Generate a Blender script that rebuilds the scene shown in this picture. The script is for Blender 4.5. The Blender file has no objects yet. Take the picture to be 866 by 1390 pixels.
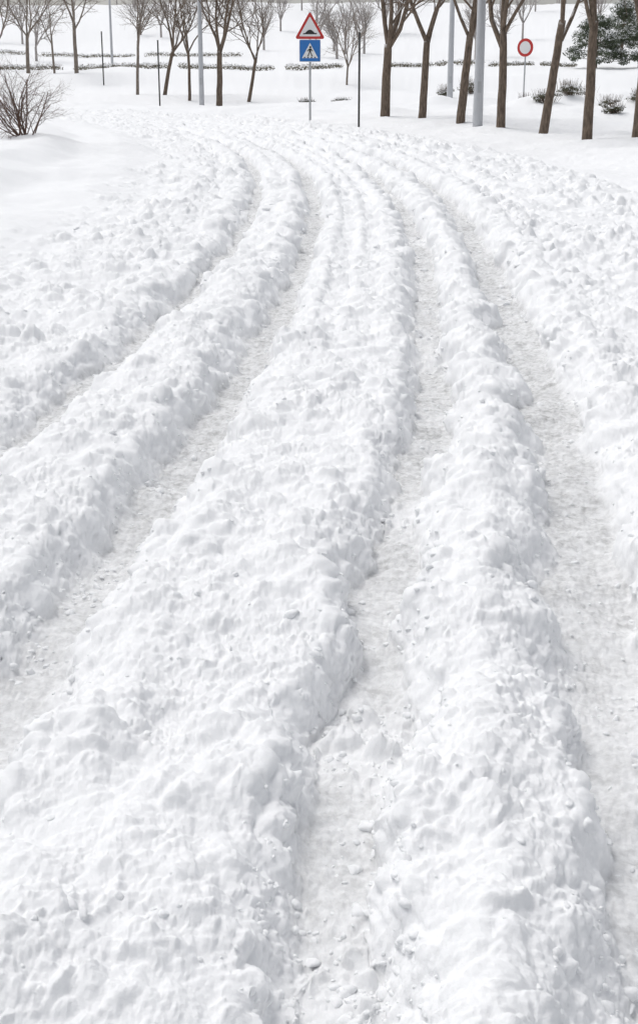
import bpy, math, random
import numpy as np
from mathutils import Vector, Matrix, Quaternion
R=random.Random(7)
scene=bpy.context.scene
scene.view_settings.view_transform='Standard'
try: scene.view_settings.look='None'
except Exception: pass
scene.view_settings.exposure=0

# ---------------------------------------------------------------- noise
def h2(ix,iy,seed):
    ix=ix.astype(np.int64).astype(np.uint32); iy=iy.astype(np.int64).astype(np.uint32)
    h=ix*np.uint32(374761393)+iy*np.uint32(668265263)+np.uint32((seed*2246822519+3266489917)&0xffffffff)
    h=(h^(h>>np.uint32(13)))*np.uint32(1274126177)
    h=(h^(h>>np.uint32(15)))*np.uint32(2246822519)
    h=h^(h>>np.uint32(16))
    return h.astype(np.float32)/np.float32(4294967296.0)
def perlin(x,y,seed=0):
    x0=np.floor(x); y0=np.floor(y); fx=(x-x0).astype(np.float32); fy=(y-y0).astype(np.float32)
    u=fx*fx*fx*(fx*(fx*6-15)+10); v=fy*fy*fy*(fy*(fy*6-15)+10)
    def g(dx,dy):
        a=h2(x0+dx,y0+dy,seed)*np.float32(6.2831853)
        return np.cos(a)*(fx-dx)+np.sin(a)*(fy-dy)
    a=g(0,0);b=g(1,0);c=g(0,1);d=g(1,1)
    return ((a+(b-a)*u)+((c+(d-c)*u)-(a+(b-a)*u))*v)*1.4
def domes(x,y,cell,seed,rmin,rmax,prob,pw=.9):
    """rounded lumps; pw .5 = hemisphere, 1+ = soft"""
    X=x/cell; Y=y/cell
    x0=np.floor(X); y0=np.floor(Y)
    out=np.zeros(X.shape,np.float32)
    for dx in (-1,0,1):
        for dy in (-1,0,1):
            cx=x0+dx; cy=y0+dy
            px=cx+h2(cx,cy,seed); py=cy+h2(cx,cy,seed+1)
            r=rmin+(rmax-rmin)*h2(cx,cy,seed+2)
            d2=((X-px)**2+(Y-py)**2)/(r*r)
            v=r*np.maximum(1-d2,0)**pw
            out=np.maximum(out,np.where(h2(cx,cy,seed+3)<prob,v,0))
    return (out*cell).astype(np.float32)
def facets(x,y,cell,seed,tilt=.8,prob=.7):
    """broken angular chunks: each cell is a randomly tilted small plate"""
    X=x/cell; Y=y/cell
    x0=np.floor(X); y0=np.floor(Y)
    out=np.zeros(X.shape,np.float32)
    for dx in (-1,0,1):
        for dy in (-1,0,1):
            cx=x0+dx; cy=y0+dy
            px=cx+h2(cx,cy,seed); py=cy+h2(cx,cy,seed+1)
            r=.3+.5*h2(cx,cy,seed+2)
            ax=(h2(cx,cy,seed+4)-.5)*2*tilt; ay=(h2(cx,cy,seed+5)-.5)*2*tilt
            ex=X-px; ey=Y-py
            d=np.sqrt(ex*ex+ey*ey)
            v=np.minimum(r*.55+ax*ex+ay*ey,(r-d)*1.6)
            out=np.maximum(out,np.where(h2(cx,cy,seed+3)<prob,v,0))
    return (out*cell).astype(np.float32)
def ss(a,b,x):
    t=np.clip((x-a)/(b-a),0,1); return t*t*(3-2*t)

# ---------------------------------------------------------------- road centreline (left wheel of second vehicle)
_B=np.array([(-40,-2.2),(0,-1.02),(2,-.95),(3.31,-.86),(3.94,-.80),(4.67,-.73),(5.47,-.65),(6.42,-.53),(7.92,-.395),(9.63,-.28),
 (12.2,-.15),(15.7,-.05),(18.3,-.05),(21.9,-.2),(26.1,-.6),(31,-1.4),(36,-2.6),(40,-3.9),(44,-5.9),(48,-8.8),(52,-13),(56,-19.5),(60,-29),(66,-50),(80,-110),(400,-2500)])
_yg=np.arange(-40,400,0.05)
_b=np.interp(_yg,_B[:,0],_B[:,1])
_k=np.exp(-np.linspace(-2,2,41)**2); _k/=_k.sum()
_b=np.convolve(np.pad(_b,20,mode='edge'),_k,mode='valid')
_s=np.gradient(_b,_yg)
def lat(X,Y):
    c=np.interp(Y,_yg,_b); s=np.interp(Y,_yg,_s)
    return (X-c)/np.sqrt(1+s*s)
offY=[0,3.3,5.3,6.2,7,8.6,11,13.2,16,20,60]
offA=[-.84,-.84,-.84,-.83,-.82,-.78,-.74,-.71,-.75,-.78,-.8]
offC=[.95,.97,1.04,1.09,1.10,1.07,1.09,1.1,1.08,1.06,1.05]
offD=[1.62,1.66,1.71,1.71,1.69,1.68,1.67,1.69,1.72,1.74,1.72]

MOUNDS=[(8.3,52,1.6,1.2,.5),(9.6,55,1.4,1.0,.6),(11.8,50,1.8,1.0,.45),(14.5,52,2,1.2,.5),(7.0,61,1.2,1,.35),(13,62,2.5,1.5,.5),
        (5.2,60,.9,.8,.35),(2.6,49.5,.9,.8,.22),(10,44,1.6,.9,.25),(-13,90,3,2,.5),(4,88,2.5,2,.5)]
def base_h(X,Y):
    """large-scale ground without churned snow"""
    z=np.zeros(np.broadcast(X,Y).shape,np.float32)
    z=z+1.5*ss(66,100,Y)+9.6*ss(96,235,Y)+6*ss(250,900,Y)
    z=z+(perlin(X*.03,Y*.03,91)*1.0)*ss(90,140,Y)
    l=lat(X,Y)
    far=1-ss(60,66,Y)
    wob=perlin(X*.5,Y*.5,17)*.35
    z=z+(.11*ss(-2.3,-3.2,l)+.22*ss(-3.8,-4.8,l+wob))*far*ss(6,13,Y)
    z=z-.13*ss(4.2,4.55,l+wob*.6)*far+.16*ss(5.4,7.5,l)*far
    off=np.maximum(ss(-2.2,-3.2,l),ss(4.0,5.2,l)); off=np.maximum(off,ss(58,64,Y))
    z=z+off*(perlin(X*.35,Y*.35,11)*.13+perlin(X*.9,Y*.9,12)*.05+perlin(X*.11,Y*.11,13)*.2*ss(14,40,Y))
    for mx,my,sx,sy,hh in MOUNDS:
        z=z+hh*np.exp(-((X-mx)/sx)**2-((Y-my)/sy)**2)
    z=z+.35*np.exp(-((Y-70-.05*X)/1.5)**2)*off+.5*np.exp(-((Y-84+.08*X)/2.0)**2)
    return z
def gz(x,y):
    return float(base_h(np.array([float(x)]),np.array([float(y)]))[0])

def snow(X,Y):
    l=lat(X,Y)
    n0=perlin(X*.7,Y*.7,5); n1=perlin(X*1.6,Y*1.6,1); n2=perlin(X*4.2,Y*4.2,2); n3=perlin(X*11,Y*11,3)
    lw=l+.03*n1+.035*n2+.02*n3
    far=1-ss(58,64,Y)
    dfade=(1-.30*ss(20,36,Y))*far
    road=ss(-3.1,-1.7,l+.35*n1+.22*n2+.1*n0)*(1-.8*ss(3.6,4.9,l+.5*n1+.2*n2))*far
    z=base_h(X,Y)
    z=z+road*(.035*n1+.018*n2+.03*n0)
    depth=np.zeros_like(z); rut=np.zeros_like(z)
    for k,(offs,w,e,dep) in enumerate([(offA,.05,.16,.12),(None,.07,.17,.15),(offC,.08,.13,.13),(offD,.10,.16,.15)]):
        o=np.interp(Y,offY,offs) if offs is not None else 0.0
        wn=w*(1+.7*perlin(X*1.3+9*k,Y*2.0,20+k))
        en=e*(1+.6*perlin(X*2.4,Y*2.4,30+k))
        d=np.abs(lw-o)
        m=1-ss(wn,wn+en,d)
        depth=np.maximum(depth,m*dep*(1+.25*perlin(X,Y*1.4,25+k)))
        rut=np.maximum(rut,1-ss(wn*.9,wn+en*.45,d))
        z=z+road*.016*np.exp(-((d-w-e-.09)/.08)**2)
    faint=np.zeros_like(z)
    for o,w,dep,y0,y1 in [(.40,.06,.04,6.5,60),(.66,.05,.03,9,60),(-.40,.05,.02,9,60),(2.35,.12,.05,14,70),(2.95,.12,.04,18,70),(-1.35,.07,.03,14,60)]:
        d=np.abs(lw-o); faint=np.maximum(faint,(1-ss(w,w+.08,d))*dep*ss(y0,y0+4,Y)*(1-ss(y1,y1+5,Y)))
    z=z-depth*dfade-faint*road
    inrut=np.clip(rut,0,1)*dfade
    ds=np.abs(np.diff(depth,axis=1,prepend=depth[:,:1]))
    arc=np.cumsum(ds,axis=1)*1.0
    ai=np.argmin(np.abs(l-.5),axis=1)
    arc=arc-arc[np.arange(arc.shape[0]),ai][:,None]
    U=X+arc; V=Y
    w1,w2=perlin(U*24,V*24,42),perlin(U*24,V*24,44)
    w3,w4=perlin(U*55,V*55,45),perlin(U*55,V*55,46)
    wx=U+.018*perlin(U*7,V*7,41)+.008*w1+.003*w3; wy=V+.018*perlin(U*7,V*7,43)+.008*w2+.003*w4
    near=1-ss(12,22,Y)
    pn=perlin(U*1.3,V*1.3,50)
    bank=1+.45*np.maximum(ss(-1.0,-1.3,l),ss(2.0,2.3,l))
    patch=np.clip(.55+.9*pn+.5*n2,.15,1.1)*bank
    patch2=np.clip(.6+1.0*perlin(U*2.1,V*2.1,51),.15,1)
    ck=domes(wx,wy,.50,60,.3,.75,.6,1.2)*.12*(.25+.75*ss(9,18,Y))
    ck=ck+domes(wx,wy,.21,64,.35,.85,.65,1.0)*.19*(.35+.65*patch)
    ck=ck+domes(wx,wy,.13,90,.25,.6,.42,.7)*.42*patch*bank*(.55+.45*ss(4,8,Y))
    ck=ck+facets(wx,wy,.095,70,.7,.65)*.42*patch*(1-.5*ss(30,45,Y))
    ck=ck+facets(wx,wy,.046,76,.8,.65)*.52*(.35+.65*patch2)*near
    ck=ck+facets(wx,wy,.022,110,.9,.6)*.65*patch2*(1-ss(7,12,Y))
    ck=ck+facets(wx,wy,.012,120,.9,.6)*.65*np.clip(.45+perlin(U*4,V*4,89),0,1)*(1-ss(3.5,6,Y))
    sm=perlin(U*3,V*3,80)*.016+perlin(U*6.5,V*6.5,81)*.012+perlin(U*14,V*14,82)*.008+perlin(U*30,V*30,83)*.004*near
    fine=perlin(U*62,V*62,84)*.0026*near+perlin(U*125,V*125,85)*.0016*(1-ss(5,9,Y))
    amp=road*(1-.80*inrut)
    disp=(ck+sm)*amp+fine*(.3+.7*road)
    oc=np.interp(Y,offY,offC)
    inC=np.exp(-((lw-oc)/.18)**2)
    deb=np.clip(perlin(X*2.3,Y*1.7,95)*1.6+.15,0,1)
    disp=disp+inrut*road*(facets(wx,wy,.05,98,.8,.5)*.65+facets(wx,wy,.10,105,.7,.5)*.62)*deb*(.4+1.0*inC)
    # faint tread bars pressed in the floors
    tread=np.sin(Y*2*np.pi/.075+4*np.abs((X*9)%1-.5))*.0022*(1-ss(6,11,Y))*np.clip(.5+perlin(X*2,Y*2,140),0,1)
    disp=disp+inrut*road*(np.abs(perlin(X*24,Y*10,97))*.008+perlin(X*3,Y*3,96)*.014+perlin(X*50,Y*30,94)*.003+tread*(1-deb))
    disp=disp+(1-road)*(perlin(X*2.5,Y*2.5,14)*.02+np.abs(perlin(X*8,Y*8,15))*.004)
    zy=np.gradient(z,axis=0)/np.gradient(Y,axis=0)
    zx=np.gradient(z,axis=1)/np.gradient(X,axis=1)
    dXr=np.gradient(X,axis=0)/np.gradient(Y,axis=0)
    zy=zy-zx*dXr
    lim=1.6
    g=np.sqrt(zx*zx+zy*zy)+1e-6; q=np.minimum(g,lim)/g; zx=zx*q; zy=zy*q
    nn=1/np.sqrt(1+zx*zx+zy*zy)
    P=np.stack([X-zx*nn*disp,Y-zy*nn*disp,z+nn*disp],-1)
    dirt=inrut*(1-.7*deb*(.3+.7*inC))*far*(.65+.35*ss(3,6,Y))
    return P,dirt,road,inrut,l,deb,depth

# ---------------------------------------------------------------- ground sheet
rows=np.concatenate([np.linspace(-40,1.5,40,endpoint=False),1.5*np.exp(np.linspace(0,math.log(66/1.5),1350,endpoint=False)),
                     66*np.exp(np.linspace(0,math.log(30),110))])
NC=900
s=np.linspace(-1,1,NC)
a=np.abs(s); inner=.94
f=np.where(a<inner,a/inner,1+((a-inner)/(1-inner))**2*40+(a-inner)*20)*np.sign(s)
hw=np.where(rows<2.,.95,.95+(rows-2.)*.275)
X=(hw[:,None]*f[None,:]).astype(np.float64)
Y=np.repeat(rows[:,None],NC,axis=1)
P,dirt,road,inrut,L_,deb,depth=snow(X,Y)
nr,nc=X.shape
co=P.reshape(-1,3).astype(np.float32)
i=np.arange(nr-1)[:,None]*nc+np.arange(nc-1)[None,:]
quads=np.stack([i,i+1,i+nc+1,i+nc],-1).reshape(-1,4).astype(np.int32)
def npmesh(name,co,faces):
    me=bpy.data.meshes.new(name); k=faces.shape[1]
    me.vertices.add(len(co)); me.vertices.foreach_set("co",co.astype(np.float32).ravel())
    me.loops.add(faces.size); me.loops.foreach_set("vertex_index",faces.astype(np.int32).ravel())
    me.polygons.add(len(faces)); me.polygons.foreach_set("loop_start",np.arange(0,faces.size,k,dtype=np.int32))
    try: me.polygons.foreach_set("loop_total",np.full(len(faces),k,dtype=np.int32))
    except Exception: pass
    me.polygons.foreach_set("use_smooth",np.ones(len(faces),dtype=bool))
    me.update(calc_edges=True); return me
me=npmesh("snow_ground",co,quads)
at=me.attributes.new("packed","FLOAT","POINT"); at.data.foreach_set("value",dirt.reshape(-1).astype(np.float32))
ground=bpy.data.objects.new("snow_ground",me); scene.collection.objects.link(ground)

# loose snow crumbs lying on the churned snow (one object)
import bmesh
bm=bmesh.new(); bmesh.ops.create_icosphere(bm,subdivisions=2,radius=1)
iv=np.array([v.co[:] for v in bm.verts]); ifc=np.array([[v.index for v in f_.verts] for f_ in bm.faces]); bm.free()
rg=np.random.RandomState(3)
NCAND=90000
cand_r=rg.randint(45,900,NCAND); cand_c=rg.randint(30,NC-30,NCAND)
slope=np.abs(np.gradient(depth,axis=1)/np.gradient(X,axis=1))
w_=road[cand_r,cand_c]*(.03+.5*np.clip(slope[cand_r,cand_c]*.8,0,1)+.9*(.15+deb[cand_r,cand_c])*inrut[cand_r,cand_c])
w_=w_*(.25+1.2*np.clip(perlin(X[cand_r,cand_c]*3,Y[cand_r,cand_c]*3,151)+.2,0,1))
keep=(rg.rand(NCAND)<w_*.30)
cr,cc=cand_r[keep][:6000],cand_c[keep][:6000]
n=len(cr)
size=.0028+.0045*rg.rand(n)**2+.011*rg.rand(n)**9
size=size*(1+.10*np.clip(rows[cr]-3,0,12))
pos=P[cr,cc]-np.array([0,0,.1])*size[:,None]
vv=np.repeat(iv[None],n,axis=0)
for q in range(7):
    pn_=rg.randn(n,3); pn_/=np.linalg.norm(pn_,axis=1,keepdims=True)
    dd=np.einsum('nij,nj->ni',vv,pn_); lim_=.35+.45*rg.rand(n)
    ex=np.maximum(dd-lim_[:,None],0); vv=vv-ex[:,:,None]*pn_[:,None,:]*.9
vv=vv*(1+.22*(rg.rand(n,len(iv),1)-.5))
sc=np.stack([.8+.9*rg.rand(n),.8+.9*rg.rand(n),.6+.5*rg.rand(n)],-1)
vv=vv*sc[:,None,:]*size[:,None,None]*1.25
th_=rg.rand(n)*6.28; c_,s_=np.cos(th_)[:,None],np.sin(th_)[:,None]
vx=vv[:,:,0]*c_-vv[:,:,1]*s_; vy=vv[:,:,0]*s_+vv[:,:,1]*c_
vv=np.stack([vx,vy,vv[:,:,2]],-1)+pos[:,None,:]
fc=(ifc[None]+(np.arange(n)*len(iv))[:,None,None]).reshape(-1,3)
mc=npmesh("snow_crumbs",vv.reshape(-1,3),fc)
clods=bpy.data.objects.new("snow_crumbs",mc); scene.collection.objects.link(clods)

# ---------------------------------------------------------------- materials
def newmat(name):
    m=bpy.data.materials.new(name); m.use_nodes=True
    nt=m.node_tree; b=nt.nodes['Principled BSDF']; return m,nt,b
def mixc(nt,fac,c1,c2):
    n=nt.nodes.new('ShaderNodeMix'); n.data_type='RGBA'
    for sock,val in ((n.inputs[0],fac),(n.inputs[6],c1),(n.inputs[7],c2)):
        if isinstance(val,bpy.types.NodeSocket): nt.links.new(val,sock)
        else: sock.default_value=val
    return n.outputs[2]
def noise(nt,scale,detail=4,rough=.55,coord=None):
    n=nt.nodes.new('ShaderNodeTexNoise'); n.inputs['Scale'].default_value=scale; n.inputs['Detail'].default_value=detail; n.inputs['Roughness'].default_value=rough
    if coord is not None: nt.links.new(coord,n.inputs['Vector'])
    return n.outputs[0]
def ramp(nt,v,a,b):
    n=nt.nodes.new('ShaderNodeMapRange'); n.inputs[1].default_value=a; n.inputs[2].default_value=b; n.clamp=True
    nt.links.new(v,n.inputs[0]); return n.outputs[0]
def math_(nt,op,a,b):
    n=nt.nodes.new('ShaderNodeMath'); n.operation=op
    for s_,v in zip(n.inputs,(a,b)):
        if isinstance(v,bpy.types.NodeSocket): nt.links.new(v,s_)
        else: s_.default_value=v
    return n.outputs[0]
SN=(.908,.914,.922,1)
def snow_mat():
    m,nt,b=newmat("snow")
    tc=nt.nodes.new('ShaderNodeTexCoord').outputs['Object']
    at=nt.nodes.new('ShaderNodeAttribute'); at.attribute_name='packed'
    n=ramp(nt,noise(nt,14,5,.65,tc),.35,.65)
    fac=math_(nt,'MULTIPLY',at.outputs['Fac'],math_(nt,'ADD',math_(nt,'MULTIPLY',n,.6),.4))
    dk=mixc(nt,ramp(nt,noise(nt,34,5,.65,tc),.4,.62),(.42,.42,.415,1),(.72,.725,.725,1))
    c=mixc(nt,fac,SN,dk)
    nt.links.new(c,b.inputs['Base Color'])
    b.inputs['Roughness'].default_value=.75
    b.inputs['Specular IOR Level'].default_value=.25
    bp=nt.nodes.new('ShaderNodeBump'); bp.inputs['Distance'].default_value=.004; bp.inputs['Strength'].default_value=.75
    nt.links.new(math_(nt,'ADD',noise(nt,90,5,.75,tc),math_(nt,'MULTIPLY',noise(nt,420,2,.6,tc),.35)),bp.inputs['Height'])
    nt.links.new(bp.outputs[0],b.inputs['Normal'])
    return m
M_SNOW=snow_mat(); me.materials.append(M_SNOW); mc.materials.append(M_SNOW)
def plain(name,col,rough=.6,metal=0,var=.15,scale=12):
    m,nt,b=newmat(name)
    tc=nt.nodes.new('ShaderNodeTexCoord').outputs['Object']
    c=mixc(nt,noise(nt,scale,4,.6,tc),tuple(x*(1-var) for x in col[:3])+(1,),tuple(min(1,x*(1+var)) for x in col[:3])+(1,))
    nt.links.new(c,b.inputs['Base Color']); b.inputs['Roughness'].default_value=rough; b.inputs['Metallic'].default_value=metal
    return m
def bark(name,col,snowamt=.25):
    m,nt,b=newmat(name)
    tc=nt.nodes.new('ShaderNodeTexCoord').outputs['Object']
    mp=nt.nodes.new('ShaderNodeMapping'); mp.inputs['Scale'].default_value=(1,1,.25); nt.links.new(tc,mp.inputs[0])
    c=mixc(nt,ramp(nt,noise(nt,22,5,.65,mp.outputs[0]),.3,.7),tuple(x*.45 for x in col)+(1,),tuple(x*1.6 for x in col)+(1,))
    g=nt.nodes.new('ShaderNodeNewGeometry'); sx=nt.nodes.new('ShaderNodeSeparateXYZ'); nt.links.new(g.outputs['Normal'],sx.inputs[0])
    f=math_(nt,'MULTIPLY',ramp(nt,sx.outputs[2],.45,.75),ramp(nt,noise(nt,2.2,3,.6,tc),.62-snowamt*.4,.68-snowamt*.4))
    c=mixc(nt,f,c,SN)
    nt.links.new(c,b.inputs['Base Color']); b.inputs['Roughness'].default_value=.9
    bp=nt.nodes.new('ShaderNodeBump'); bp.inputs['Distance'].default_value=.02; bp.inputs['Strength'].default_value=.6
    nt.links.new(noise(nt,30,4,.6,mp.outputs[0]),bp.inputs['Height']); nt.links.new(bp.outputs[0],b.inputs['Normal'])
    return m
M_BARK=bark("bark",(.14,.105,.078),.45)
M_BARK_HAZE=bark("bark_haze_pale",(.21,.175,.145),.25)  # bark for the farther trees, haze painted in as a paler colour
M_FAR_HAZE=bark("far_twigs_haze",(.38,.35,.335),.2)  # distant tree mass: pale grey colour stands in for haze over distance
M_LEAF=plain("evergreen_foliage",(.07,.09,.05),.7,0,.5,3)
M_HEDGE=plain("hedge_foliage",(.20,.18,.13),.8,0,.4,3)
M_SHRUB=plain("shrub_foliage",(.10,.10,.06),.8,0,.4,5)
M_CAP=plain("snow_cap",(.88,.885,.89),.8,0,.0)
M_GALV=plain("galvanised_steel",(.42,.43,.44),.5,.3,.12,6)
M_LAMP=plain("lamp_paint",(.50,.51,.53),.45,.1,.08,3)
M_DARK=plain("dark_steel",(.07,.068,.065),.6,.2,.2,8)
M_RED=plain("sign_red",(.52,.035,.03),.4,0,.06)
M_WHITE=plain("sign_white",(.78,.78,.78),.4,0,.02)
M_BLUE=plain("sign_blue",(.02,.16,.48),.4,0,.06)
M_BLACK=plain("sign_black",(.015,.015,.015),.5,0,.1)
M_GLASS=plain("lamp_glass",(.7,.7,.68),.2,0,.02)

# ---------------------------------------------------------------- mesh helpers
class MB:
    def __init__(s): s.v=[];s.f=[];s.m=[]
    def tube(s,pts,rad,sides,mi=0,cap=True):
        b=len(s.v); n=len(pts)
        for k,(p,r) in enumerate(zip(pts,rad)):
            d=(pts[min(k+1,n-1)]-pts[max(k-1,0)]); 
            if d.length<1e-6: d=Vector((0,0,1))
            d.normalize()
            u=d.cross(Vector((.13,1,.07))); 
            if u.length<.05: u=d.cross(Vector((1,0,0)))
            u.normalize(); w=d.cross(u)
            for j in range(sides):
                a_=2*math.pi*j/sides; q=p+u*(math.cos(a_)*r)+w*(math.sin(a_)*r); s.v.append((q.x,q.y,q.z))
        for k in range(n-1):
            for j in range(sides):
                j2=(j+1)%sides
                s.f.append((b+k*sides+j,b+k*sides+j2,b+(k+1)*sides+j2,b+(k+1)*sides+j)); s.m.append(mi)
        if cap:
            s.f.append(tuple(b+(n-1)*sides+j for j in range(sides))); s.m.append(mi)
            s.f.append(tuple(b+j for j in reversed(range(sides)))); s.m.append(mi)
    def poly(s,pts,mi=0):
        b=len(s.v); s.v+= [tuple(p) for p in pts]; s.f.append(tuple(range(b,b+len(pts)))); s.m.append(mi)
    def prism(s,pts2,y0,y1,mi=0):
        b=len(s.v); n=len(pts2)
        s.v+=[(x,y0,z) for x,z in pts2]+[(x,y1,z) for x,z in pts2]
        s.f.append(tuple(range(b,b+n))); s.m.append(mi); s.f.append(tuple(range(b+2*n-1,b+n-1,-1))); s.m.append(mi)
        for j in range(n):
            j2=(j+1)%n; s.f.append((b+j,b+n+j,b+n+j2,b+j2)); s.m.append(mi)
    def obj(s,name,mats,loc=(0,0,0),parent=None,smooth=True):
        m=bpy.data.meshes.new(name); m.from_pydata(s.v,[],s.f); 
        for q in mats: m.materials.append(q)
        m.polygons.foreach_set("material_index",np.array(s.m,dtype=np.int32))
        m.polygons.foreach_set("use_smooth",np.full(len(s.f),smooth,dtype=bool)); m.update()
        o=bpy.data.objects.new(name,m); scene.collection.objects.link(o); o.location=loc
        if parent: o.parent=parent
        return o
def empty(name,loc):
    o=bpy.data.objects.new(name,None); scene.collection.objects.link(o); o.location=loc; return o

# ---------------------------------------------------------------- bare trees
def grow(mb,rnd,p,d,L,r,level,maxl,counts,sides,up=.12):
    n=5 if level<=1 else (4 if level==2 else 3)
    pts=[p.copy()];rad=[r]
    d=d.normalized(); r1=r*(.45 if level<maxl else .35)
    for k in range(n):
        d=(d+Vector((rnd.gauss(0,.09+.03*level),rnd.gauss(0,.09+.03*level),rnd.gauss(0,.06)+up*.35))).normalized()
        p=p+d*(L/n); pts.append(p.copy()); rad.append(r+(r1-r)*(k+1)/n)
    mb.tube(pts,rad,sides[min(level,len(sides)-1)],cap=False)
    if level>=maxl: return
    c=counts[level]
    for q in range(c):
        t=.22+.78*(q+rnd.random()*.7)/c; t=min(t,.98)
        k=min(int(t*n),n-1); ft=t*n-k
        bp=pts[k].lerp(pts[k+1],ft); br=(rad[k]*(1-ft)+rad[k+1]*ft)
        dd=(pts[k+1]-pts[k]).normalized()
        az=rnd.random()*6.283+q*2.4
        side=dd.orthogonal().normalized(); side=Quaternion(dd,az)@side
        ang=rnd.uniform(.45,.95)
        nd=dd*math.cos(ang)+side*math.sin(ang)
        grow(mb,rnd,bp,nd,L*rnd.uniform(.42,.68)*(1.1-.35*t),br*rnd.uniform(.5,.7),level+1,maxl,counts,sides,up)
def tree(name,x,y,trunk_h=2.4,r=.12,lean=(0,0),H=6.5,nl=4,seed=1,mat=None,maxl=4,limb_ang=.42,bend=0.0):
    rnd=random.Random(seed); mb=MB()
    z0=gz(x,y)-.45
    p=Vector((0,0,0)); pts=[p.copy()];rad=[r*1.35]
    n=8; d=Vector((lean[0],lean[1],1)).normalized(); hh=trunk_h+.45
    for k in range(n):
        dd=(d+Vector((bend*(k/n-.5)+rnd.gauss(0,.025),rnd.gauss(0,.03),0))).normalized()
        p=p+dd*(hh/n); pts.append(p.copy()); rad.append(r*(1.12-.3*(k+1)/n) if k>0 else r*1.12)
    mb.tube(pts,rad,12,cap=True)
    rt=rad[-1]; top=pts[-1]
    a0=rnd.random()*6.28
    for q in range(nl):
        az=a0+q*6.283/nl+rnd.gauss(0,.3); ang=limb_ang*rnd.uniform(.6,1.35)
        if q==0: ang*=.3
        nd=Vector((math.cos(az)*math.sin(ang)+lean[0]*.6,math.sin(az)*math.sin(ang),math.cos(ang)))
        st=top-Vector((0,0,rnd.uniform(0.02,.5) if q else 0.02))
        grow(mb,rnd,st,nd,(H-trunk_h)*rnd.uniform(.7,.95),rt*rnd.uniform(.55,.8),1,maxl,[0,7,6,4],[12,7,5,4,3])
    return mb.obj(name,[mat or M_BARK],(x,y,z0))
TR=[ # x,y,trunk,r,lean,H,nl,mat,bend
 (-21.9,95,2.2,.11,(0.02,0),6.5,4,M_BARK_HAZE,0),(-18.8,90,2.5,.12,(.02,0),6.6,4,M_BARK_HAZE,0),(-16.9,89,2.3,.07,(-.03,0),5.5,3,M_BARK_HAZE,0),
 (-14.8,85,2.9,.12,(0,0),6.8,4,M_BARK_HAZE,0),(-9.65,73.5,2.7,.08,(.04,0),5.8,4,M_BARK_HAZE,0),(-8.05,71.5,2.4,.10,(.22,0),6.2,4,M_BARK,.1),
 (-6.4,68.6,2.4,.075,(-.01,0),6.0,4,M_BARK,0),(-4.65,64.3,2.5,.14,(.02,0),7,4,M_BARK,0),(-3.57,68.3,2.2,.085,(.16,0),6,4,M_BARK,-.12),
 (1.6,80.5,1.2,.06,(.05,0),4.6,5,M_BARK_HAZE,0),(2.22,46.9,2.35,.155,(.03,0),7,4,M_BARK,0),(3.28,44.3,2.5,.12,(.05,0),7,3,M_BARK,0),
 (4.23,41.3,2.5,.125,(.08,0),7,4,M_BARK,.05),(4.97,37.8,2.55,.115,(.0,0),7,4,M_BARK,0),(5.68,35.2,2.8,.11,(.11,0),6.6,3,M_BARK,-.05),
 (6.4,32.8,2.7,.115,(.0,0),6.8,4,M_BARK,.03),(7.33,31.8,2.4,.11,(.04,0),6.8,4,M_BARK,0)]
for k,(x,y,th,r,le,H,nl,mt,bd) in enumerate(TR):
    tree("bare_tree",x,y,th,r,le,H,nl,100+k,mt,4,.5,bd)

# distant trees (one mass)
rnd=random.Random(5); mb=MB()
for k in range(80):
    if k<26: yy=rnd.uniform(115,160); xx=rnd.uniform(-.30,.30)*yy
    else: yy=rnd.uniform(190,260); xx=rnd.uniform(-.34,.34)*yy
    z0=gz(xx,yy); H=rnd.uniform(4,7)*(1.0 if yy<170 else 1.4); p=Vector((xx,yy,z0-.3)); th=H*.3
    mb.tube([p,p+Vector((0,0,th))],[.13,.1],5,cap=False)
    for q in range(5):
        az=rnd.random()*6.28; an=rnd.uniform(.1,.6)
        grow(mb,rnd,p+Vector((0,0,th)),Vector((math.cos(az)*math.sin(an),math.sin(az)*math.sin(an),math.cos(an))),(H-th)*rnd.uniform(.6,.95),.07,1,3,[0,7,5],[4,4,3,3])
mb.obj("distant_trees",[M_FAR_HAZE])

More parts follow.
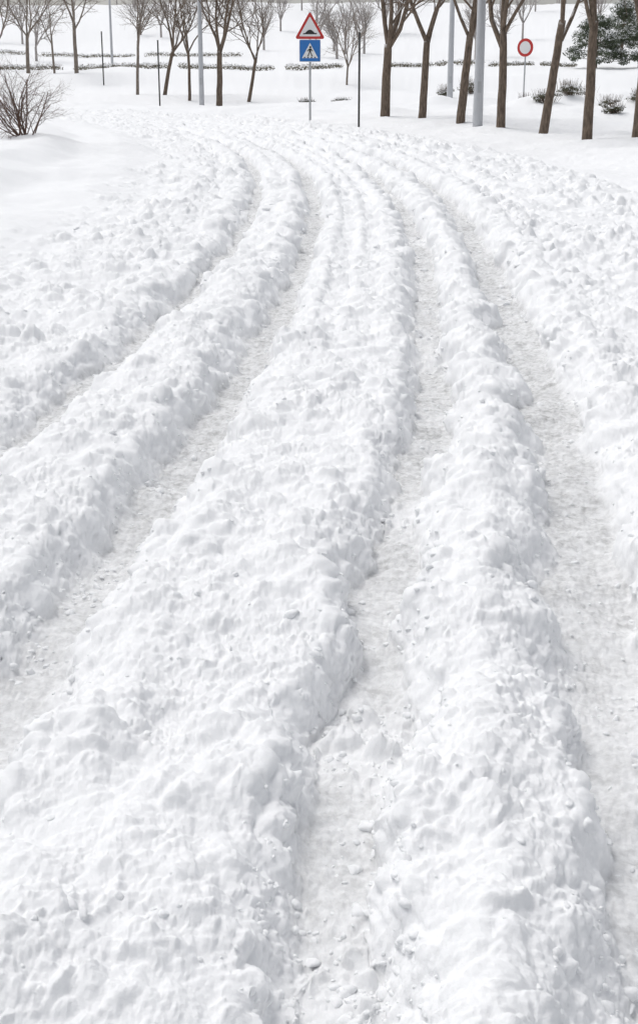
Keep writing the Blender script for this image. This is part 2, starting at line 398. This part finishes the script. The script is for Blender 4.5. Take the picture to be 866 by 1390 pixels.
# ---------------------------------------------------------------- leaf clouds
def leafcloud(mb,rnd,c,rx,ry,rz,n,size,capfrac=.25,mi=0,mcap=1):
    for _ in range(n):
        while True:
            u=Vector((rnd.uniform(-1,1),rnd.uniform(-1,1),rnd.uniform(-1,1)))
            if .25<u.length<1: break
        p=Vector((c[0]+u.x*rx,c[1]+u.y*ry,c[2]+u.z*rz)); 
        d=Vector((rnd.gauss(0,1),rnd.gauss(0,1),rnd.gauss(0,1))).normalized(); e=d.orthogonal().normalized(); e=Quaternion(d,rnd.random()*6.28)@e
        w=d.cross(e)
        s1=size*rnd.uniform(.6,1.5)
        m_=mi
        if u.z>.2 and rnd.random()<capfrac*2.2: m_=mcap
        mb.poly([p-e*s1,p+w*s1*.45,p+e*s1,p-w*s1*.45],m_)
def evergreen(name,x,y,H,W,seed):
    rnd=random.Random(seed); mb=MB(); z0=gz(x,y)
    mb.tube([Vector((0,0,-.2)),Vector((.05,0,H*.5)),Vector((0,.05,H*.9))],[.14,.1,.03],8,2)
    for k in range(46):
        t=rnd.random()**.8; h=H*(.12+.84*t); rr=W*.5*(1-t)**.6*rnd.uniform(.5,1.05)
        az=rnd.random()*6.28; cx,cy=rr*math.cos(az),rr*math.sin(az)
        mb.tube([Vector((0,0,h*.85)),Vector((cx,cy,h))],[.03,.01],4,2,False)
        sz=W*rnd.uniform(.08,.15)
        leafcloud(mb,rnd,(cx,cy,h),sz*1.2,sz*1.2,sz*.75,230,.07,.22)
    return mb.obj(name,[M_LEAF,M_CAP,M_BARK],(x,y,z0),smooth=False)
evergreen("evergreen_tree",19.8,100,3.6,4.4,1)
evergreen("evergreen_tree",23.2,101,3.7,4.8,2)
evergreen("evergreen_tree",25.5,118,4.5,4.5,3)

def hedge(name,x0,x1,y,h,seed,n=90,yslope=0,mat=None):
    rnd=random.Random(seed); mb=MB()
    for k in range(n):
        t=k/(n-1); x=x0+(x1-x0)*t; yy=y+yslope*(x-x0)+rnd.gauss(0,.1)
        if math.sin(t*23+seed)>.93: continue
        z=gz(x,yy)
        leafcloud(mb,rnd,(x,yy,z+h*.4),(x1-x0)/n*1.1,.35,h*.55*rnd.uniform(.6,1.15),70,.06,.38)
    return mb.obj(name,[mat or M_HEDGE,M_CAP],smooth=False)
hedge("hedge",-26,1.5,99,.5,1,120)
hedge("hedge",5,19,104,.4,2,60)
hedge("hedge",-40,-6,122,.4,4,100)
def shrub(name,x,y,W,h,seed):
    rnd=random.Random(seed); mb=MB()
    for k in range(12):
        a_=rnd.random()*6.28; rr=W*.5*rnd.random()
        cx,cy=rr*math.cos(a_),rr*.6*math.sin(a_)
        leafcloud(mb,rnd,(cx,cy,h*rnd.uniform(.3,.85)),W*.13,W*.13,h*.25,60,.035,.45)
        for q in range(6):
            mb.tube([Vector((cx*.5,cy*.5,-.3)),Vector((cx+rnd.gauss(0,.1),cy,h*rnd.uniform(.8,1.5)))],[.01,.004],3,2,False)
    return mb.obj(name,[M_SHRUB,M_CAP,M_BARK],(x,y,gz(x,y)-.02),smooth=False)
for k,(x,y,W,h) in enumerate([(7.6,70,1.6,.6),(6.2,69,1.2,.5),(8.3,51,1.2,.35),(9.8,54.5,1.3,.4),(11.6,49.5,1.5,.35),(12.8,52.5,1.3,.4),(11.0,62,1.6,.6),(14.2,60,1.5,.6),(12.6,66,1.8,.6),(1.0,62,1.2,.2),(-.6,66,1.0,.25),(9.4,44,.9,.3),(10.6,57,1.2,.4),(11.4,54,1.2,.35),(9.0,60,1.0,.4)]):
    shrub("low_shrub",x,y,W,h,200+k)

def bush(name,x,y,seed):
    rnd=random.Random(seed); mb=MB()
    for k in range(17):
        az=rnd.random()*6.28; an=rnd.uniform(.05,1.1)
        d=Vector((math.cos(az)*math.sin(an),math.sin(az)*math.sin(an),math.cos(an)))
        grow(mb,rnd,Vector((rnd.gauss(0,.08),rnd.gauss(0,.08),-.1)),d,rnd.uniform(.75,1.35),.015,1,4,[0,6,5,3],[5,4,3,3,3],.05)
    return mb.obj(name,[bark("bush_bark",(.12,.07,.05),.35)],(x,y,gz(x,y)-.05))
bush("bare_bush",-5.45,25.6,3)

# ---------------------------------------------------------------- signs
def traffic_sign():
    x,y=-.28,43.5; z0=gz(x,y); e=empty("traffic_sign",(x,y,z0))
    mb=MB(); mb.tube([Vector((0,.05,-.3)),Vector((0,.05,3.35))],[.035,.035],14); mb.obj("pole",[M_GALV],parent=e)
    def tri(cx,cz,side,rc):
        R_=side/math.sqrt(3); pts=[]
        for k in range(3):
            a_=math.pi/2+k*2*math.pi/3; c=Vector((cx+(R_-2*rc)*math.cos(a_),cz+(R_-2*rc)*math.sin(a_)))
            for j in range(7):
                b_=a_-math.pi/3+j*(2*math.pi/3)/6; pts.append((c.x+rc*math.cos(b_),c.y+rc*math.sin(b_)))
        return pts
    cz=2.83
    mb=MB(); mb.prism(tri(0,cz,.95,.05),0,.02,0); mb.obj("warning_triangle",[M_RED],parent=e,smooth=False)
    mb=MB(); mb.prism(tri(0,cz,.68,.025),-.006,-.001,0); mb.obj("triangle_face",[M_WHITE],parent=e,smooth=False)
    mb=MB(); b0=cz-.135
    pts=[(-.21,b0),(.21,b0),(.21,b0+.035)]+[(.15-.30*t,b0+.035+.10*math.sin(math.pi*t)) for t in [k/12 for k in range(13)]]+[(-.21,b0+.035)]
    mb.prism(pts,-.012,-.007,0); mb.obj("hump_pictogram",[M_BLACK],parent=e,smooth=False)
    c=2.21; h=.335
    def rsq(h,rc):
        pts=[]
        for k,(sx,sz) in enumerate([(1,1),(-1,1),(-1,-1),(1,-1)]):
            for j in range(5):
                a_=k*math.pi/2+j*math.pi/8; pts.append((sx*(h-rc)+rc*math.cos(a_),c+sz*(h-rc)+rc*math.sin(a_)))
        return pts
    mb=MB(); mb.prism(rsq(h,.03),0,.02,0); mb.obj("crossing_plate",[M_WHITE],parent=e,smooth=False)
    mb=MB(); mb.prism(rsq(h-.018,.022),-.006,-.001,0); mb.obj("crossing_face",[M_BLUE],parent=e,smooth=False)
    mb=MB(); mb.prism([(-.25,c-.22),(.25,c-.22),(0,c+.23)],-.012,-.007,0); mb.obj("white_triangle",[M_WHITE],parent=e,smooth=False)
    mb=MB()
    circ=[(.012+.033*math.cos(k*.524),c+.105+.033*math.sin(k*.524)) for k in range(12)]
    mb.prism(circ,-.018,-.013)
    mb.prism([(-.035,c+.06),(.04,c+.065),(.03,c-.04),(-.025,c-.04)],-.018,-.013)
    mb.prism([(-.025,c-.042),(.005,c-.042),(-.05,c-.17),(-.085,c-.17)],-.018,-.013)
    mb.prism([(.006,c-.042),(.03,c-.042),(.085,c-.165),(.05,c-.17)],-.018,-.013)
    mb.prism([(.042,c+.06),(.095,c-.01),(.08,c-.025),(.037,c+.02)],-.018,-.013)
    mb.prism([(-.037,c+.055),(-.09,c-.01),(-.075,c-.025),(-.032,c+.02)],-.018,-.013)
    for q in range(4): mb.prism([(-.20+q*.11,c-.215),(-.15+q*.11,c-.215),(-.14+q*.105,c-.185),(-.18+q*.105,c-.185)],-.018,-.013)
    mb.obj("pedestrian_pictogram",[M_BLACK],parent=e,smooth=False)
    mb=MB()
    for zz in (2.1,2.35,2.7): mb.prism([(-.05,zz),(.05,zz),(.05,zz+.03),(-.05,zz+.03)],.022,.095)
    mb.obj("brackets",[M_GALV],parent=e,smooth=False)
traffic_sign()
def round_sign():
    x,y=9.6,65.2; z0=gz(x,y); e=empty("traffic_sign",(x,y,z0)); c=2.5
    e.rotation_euler=(0,0,math.radians(-36))
    mb=MB(); mb.tube([Vector((0,.05,-.3)),Vector((0,.05,2.8))],[.035,.035],12); mb.obj("pole",[M_GALV],parent=e)
    ci=lambda r:[(r*math.cos(k*2*math.pi/40),c+r*math.sin(k*2*math.pi/40)) for k in range(40)]
    mb=MB(); mb.prism(ci(.41),0,.02); mb.obj("red_disc",[M_RED],parent=e,smooth=False)
    mb=MB(); mb.prism(ci(.28),-.006,-.001); mb.obj("white_disc",[M_WHITE],parent=e,smooth=False)
    mb=MB(); mb.prism([(-.04,c-.2),(.04,c-.2),(.04,c-.17),(-.04,c-.17)],.022,.09); mb.prism([(-.04,c+.17),(.04,c+.17),(.04,c+.2),(-.04,c+.2)],.022,.09); mb.obj("brackets",[M_GALV],parent=e,smooth=False)
round_sign()
def lamp(x,y,r,H=8.5,side=-1):
    z0=gz(x,y); e=empty("street_lamp",(x,y,z0))
    mb=MB(); mb.tube([Vector((0,0,-.3)),Vector((0,0,.5)),Vector((0,0,.9)),Vector((0,0,H))],[r*1.06,r*1.06,r,r*.6],20); mb.obj("pole",[M_LAMP],parent=e)
    mb=MB(); mb.tube([Vector((0,0,H-.1)),Vector((side*.5,0,H+.25)),Vector((side*1.3,0,H+.35))],[.045,.04,.035],10); mb.obj("arm",[M_LAMP],parent=e)
    mb=MB(); mb.tube([Vector((side*1.2,0,H+.36)),Vector((side*1.35,0,H+.37)),Vector((side*1.8,0,H+.38)),Vector((side*2.0,0,H+.37))],[.05,.13,.12,.05],12); mb.obj("lantern",[M_LAMP],parent=e)
    mb=MB(); mb.tube([Vector((side*1.35,0,H+.27)),Vector((side*1.8,0,H+.27))],[.07,.07],10); mb.obj("lens",[M_GLASS],parent=e)
    mb=MB(); mb.prism([(-.05,.95),(.05,.95),(.05,1.25),(-.05,1.25)],-r-.008,-r+.02); mb.obj("access_door",[M_GALV],parent=e,smooth=False)
lamp(-5.42,64.0,.115); lamp(4.50,39.1,.135); lamp(6.18,65.5,.14)
lamp(-16,108,.1); 
def post(x,y,h,r):
    mb=MB(); mb.tube([Vector((0,0,-.3)),Vector((0,0,h-.02)),Vector((0,0,h))],[r,r,r*.7],10)
    mb.tube([Vector((0,0,h)),Vector((0,0,h+.03))],[r*1.3,r*1.1],10)
    mb.obj("steel_post",[M_DARK],(x,y,gz(x,y)))
post(1.13,39.1,2.65,.03); post(-7.2,62.6,2.8,.035); post(-12.7,82,3.0,.04)

# ---------------------------------------------------------------- light
sunv=Vector((-.38,.36,.95)).normalized()
el=math.asin(sunv.z); rot=math.atan2(sunv.x,sunv.y)
w=bpy.data.worlds.new("World"); scene.world=w; w.use_nodes=True
nt=w.node_tree; bg=nt.nodes['Background']
sky=nt.nodes.new('ShaderNodeTexSky'); sky.sky_type='NISHITA'; sky.sun_disc=False; sky.sun_elevation=el; sky.sun_rotation=rot
sky.dust_density=3; sky.air_density=1; sky.ozone_density=1
hs=nt.nodes.new('ShaderNodeHueSaturation'); hs.inputs['Saturation'].default_value=.22
nt.links.new(sky.outputs[0],hs.inputs['Color']); nt.links.new(hs.outputs[0],bg.inputs[0]); bg.inputs[1].default_value=.147
ld=bpy.data.lights.new("sun","SUN"); ld.energy=.95; ld.angle=math.radians(30); ld.color=(1,.985,.965)
lo=bpy.data.objects.new("sun",ld); scene.collection.objects.link(lo); lo.rotation_mode='QUATERNION'; lo.rotation_quaternion=sunv.to_track_quat('Z','Y'); lo.location=(0,0,30)

# ---------------------------------------------------------------- camera
cd=bpy.data.cameras.new("camera"); cam=bpy.data.objects.new("camera",cd); scene.collection.objects.link(cam); scene.camera=cam
cam.location=(0,0,1.6); th=math.atan(558/1805); cam.rotation_euler=(math.pi/2-th,0,0)
cd.sensor_fit='VERTICAL'; cd.sensor_height=36*1390/1300; cd.lens=50; cd.shift_y=-45/1390; cd.clip_end=5000; cd.clip_start=.05
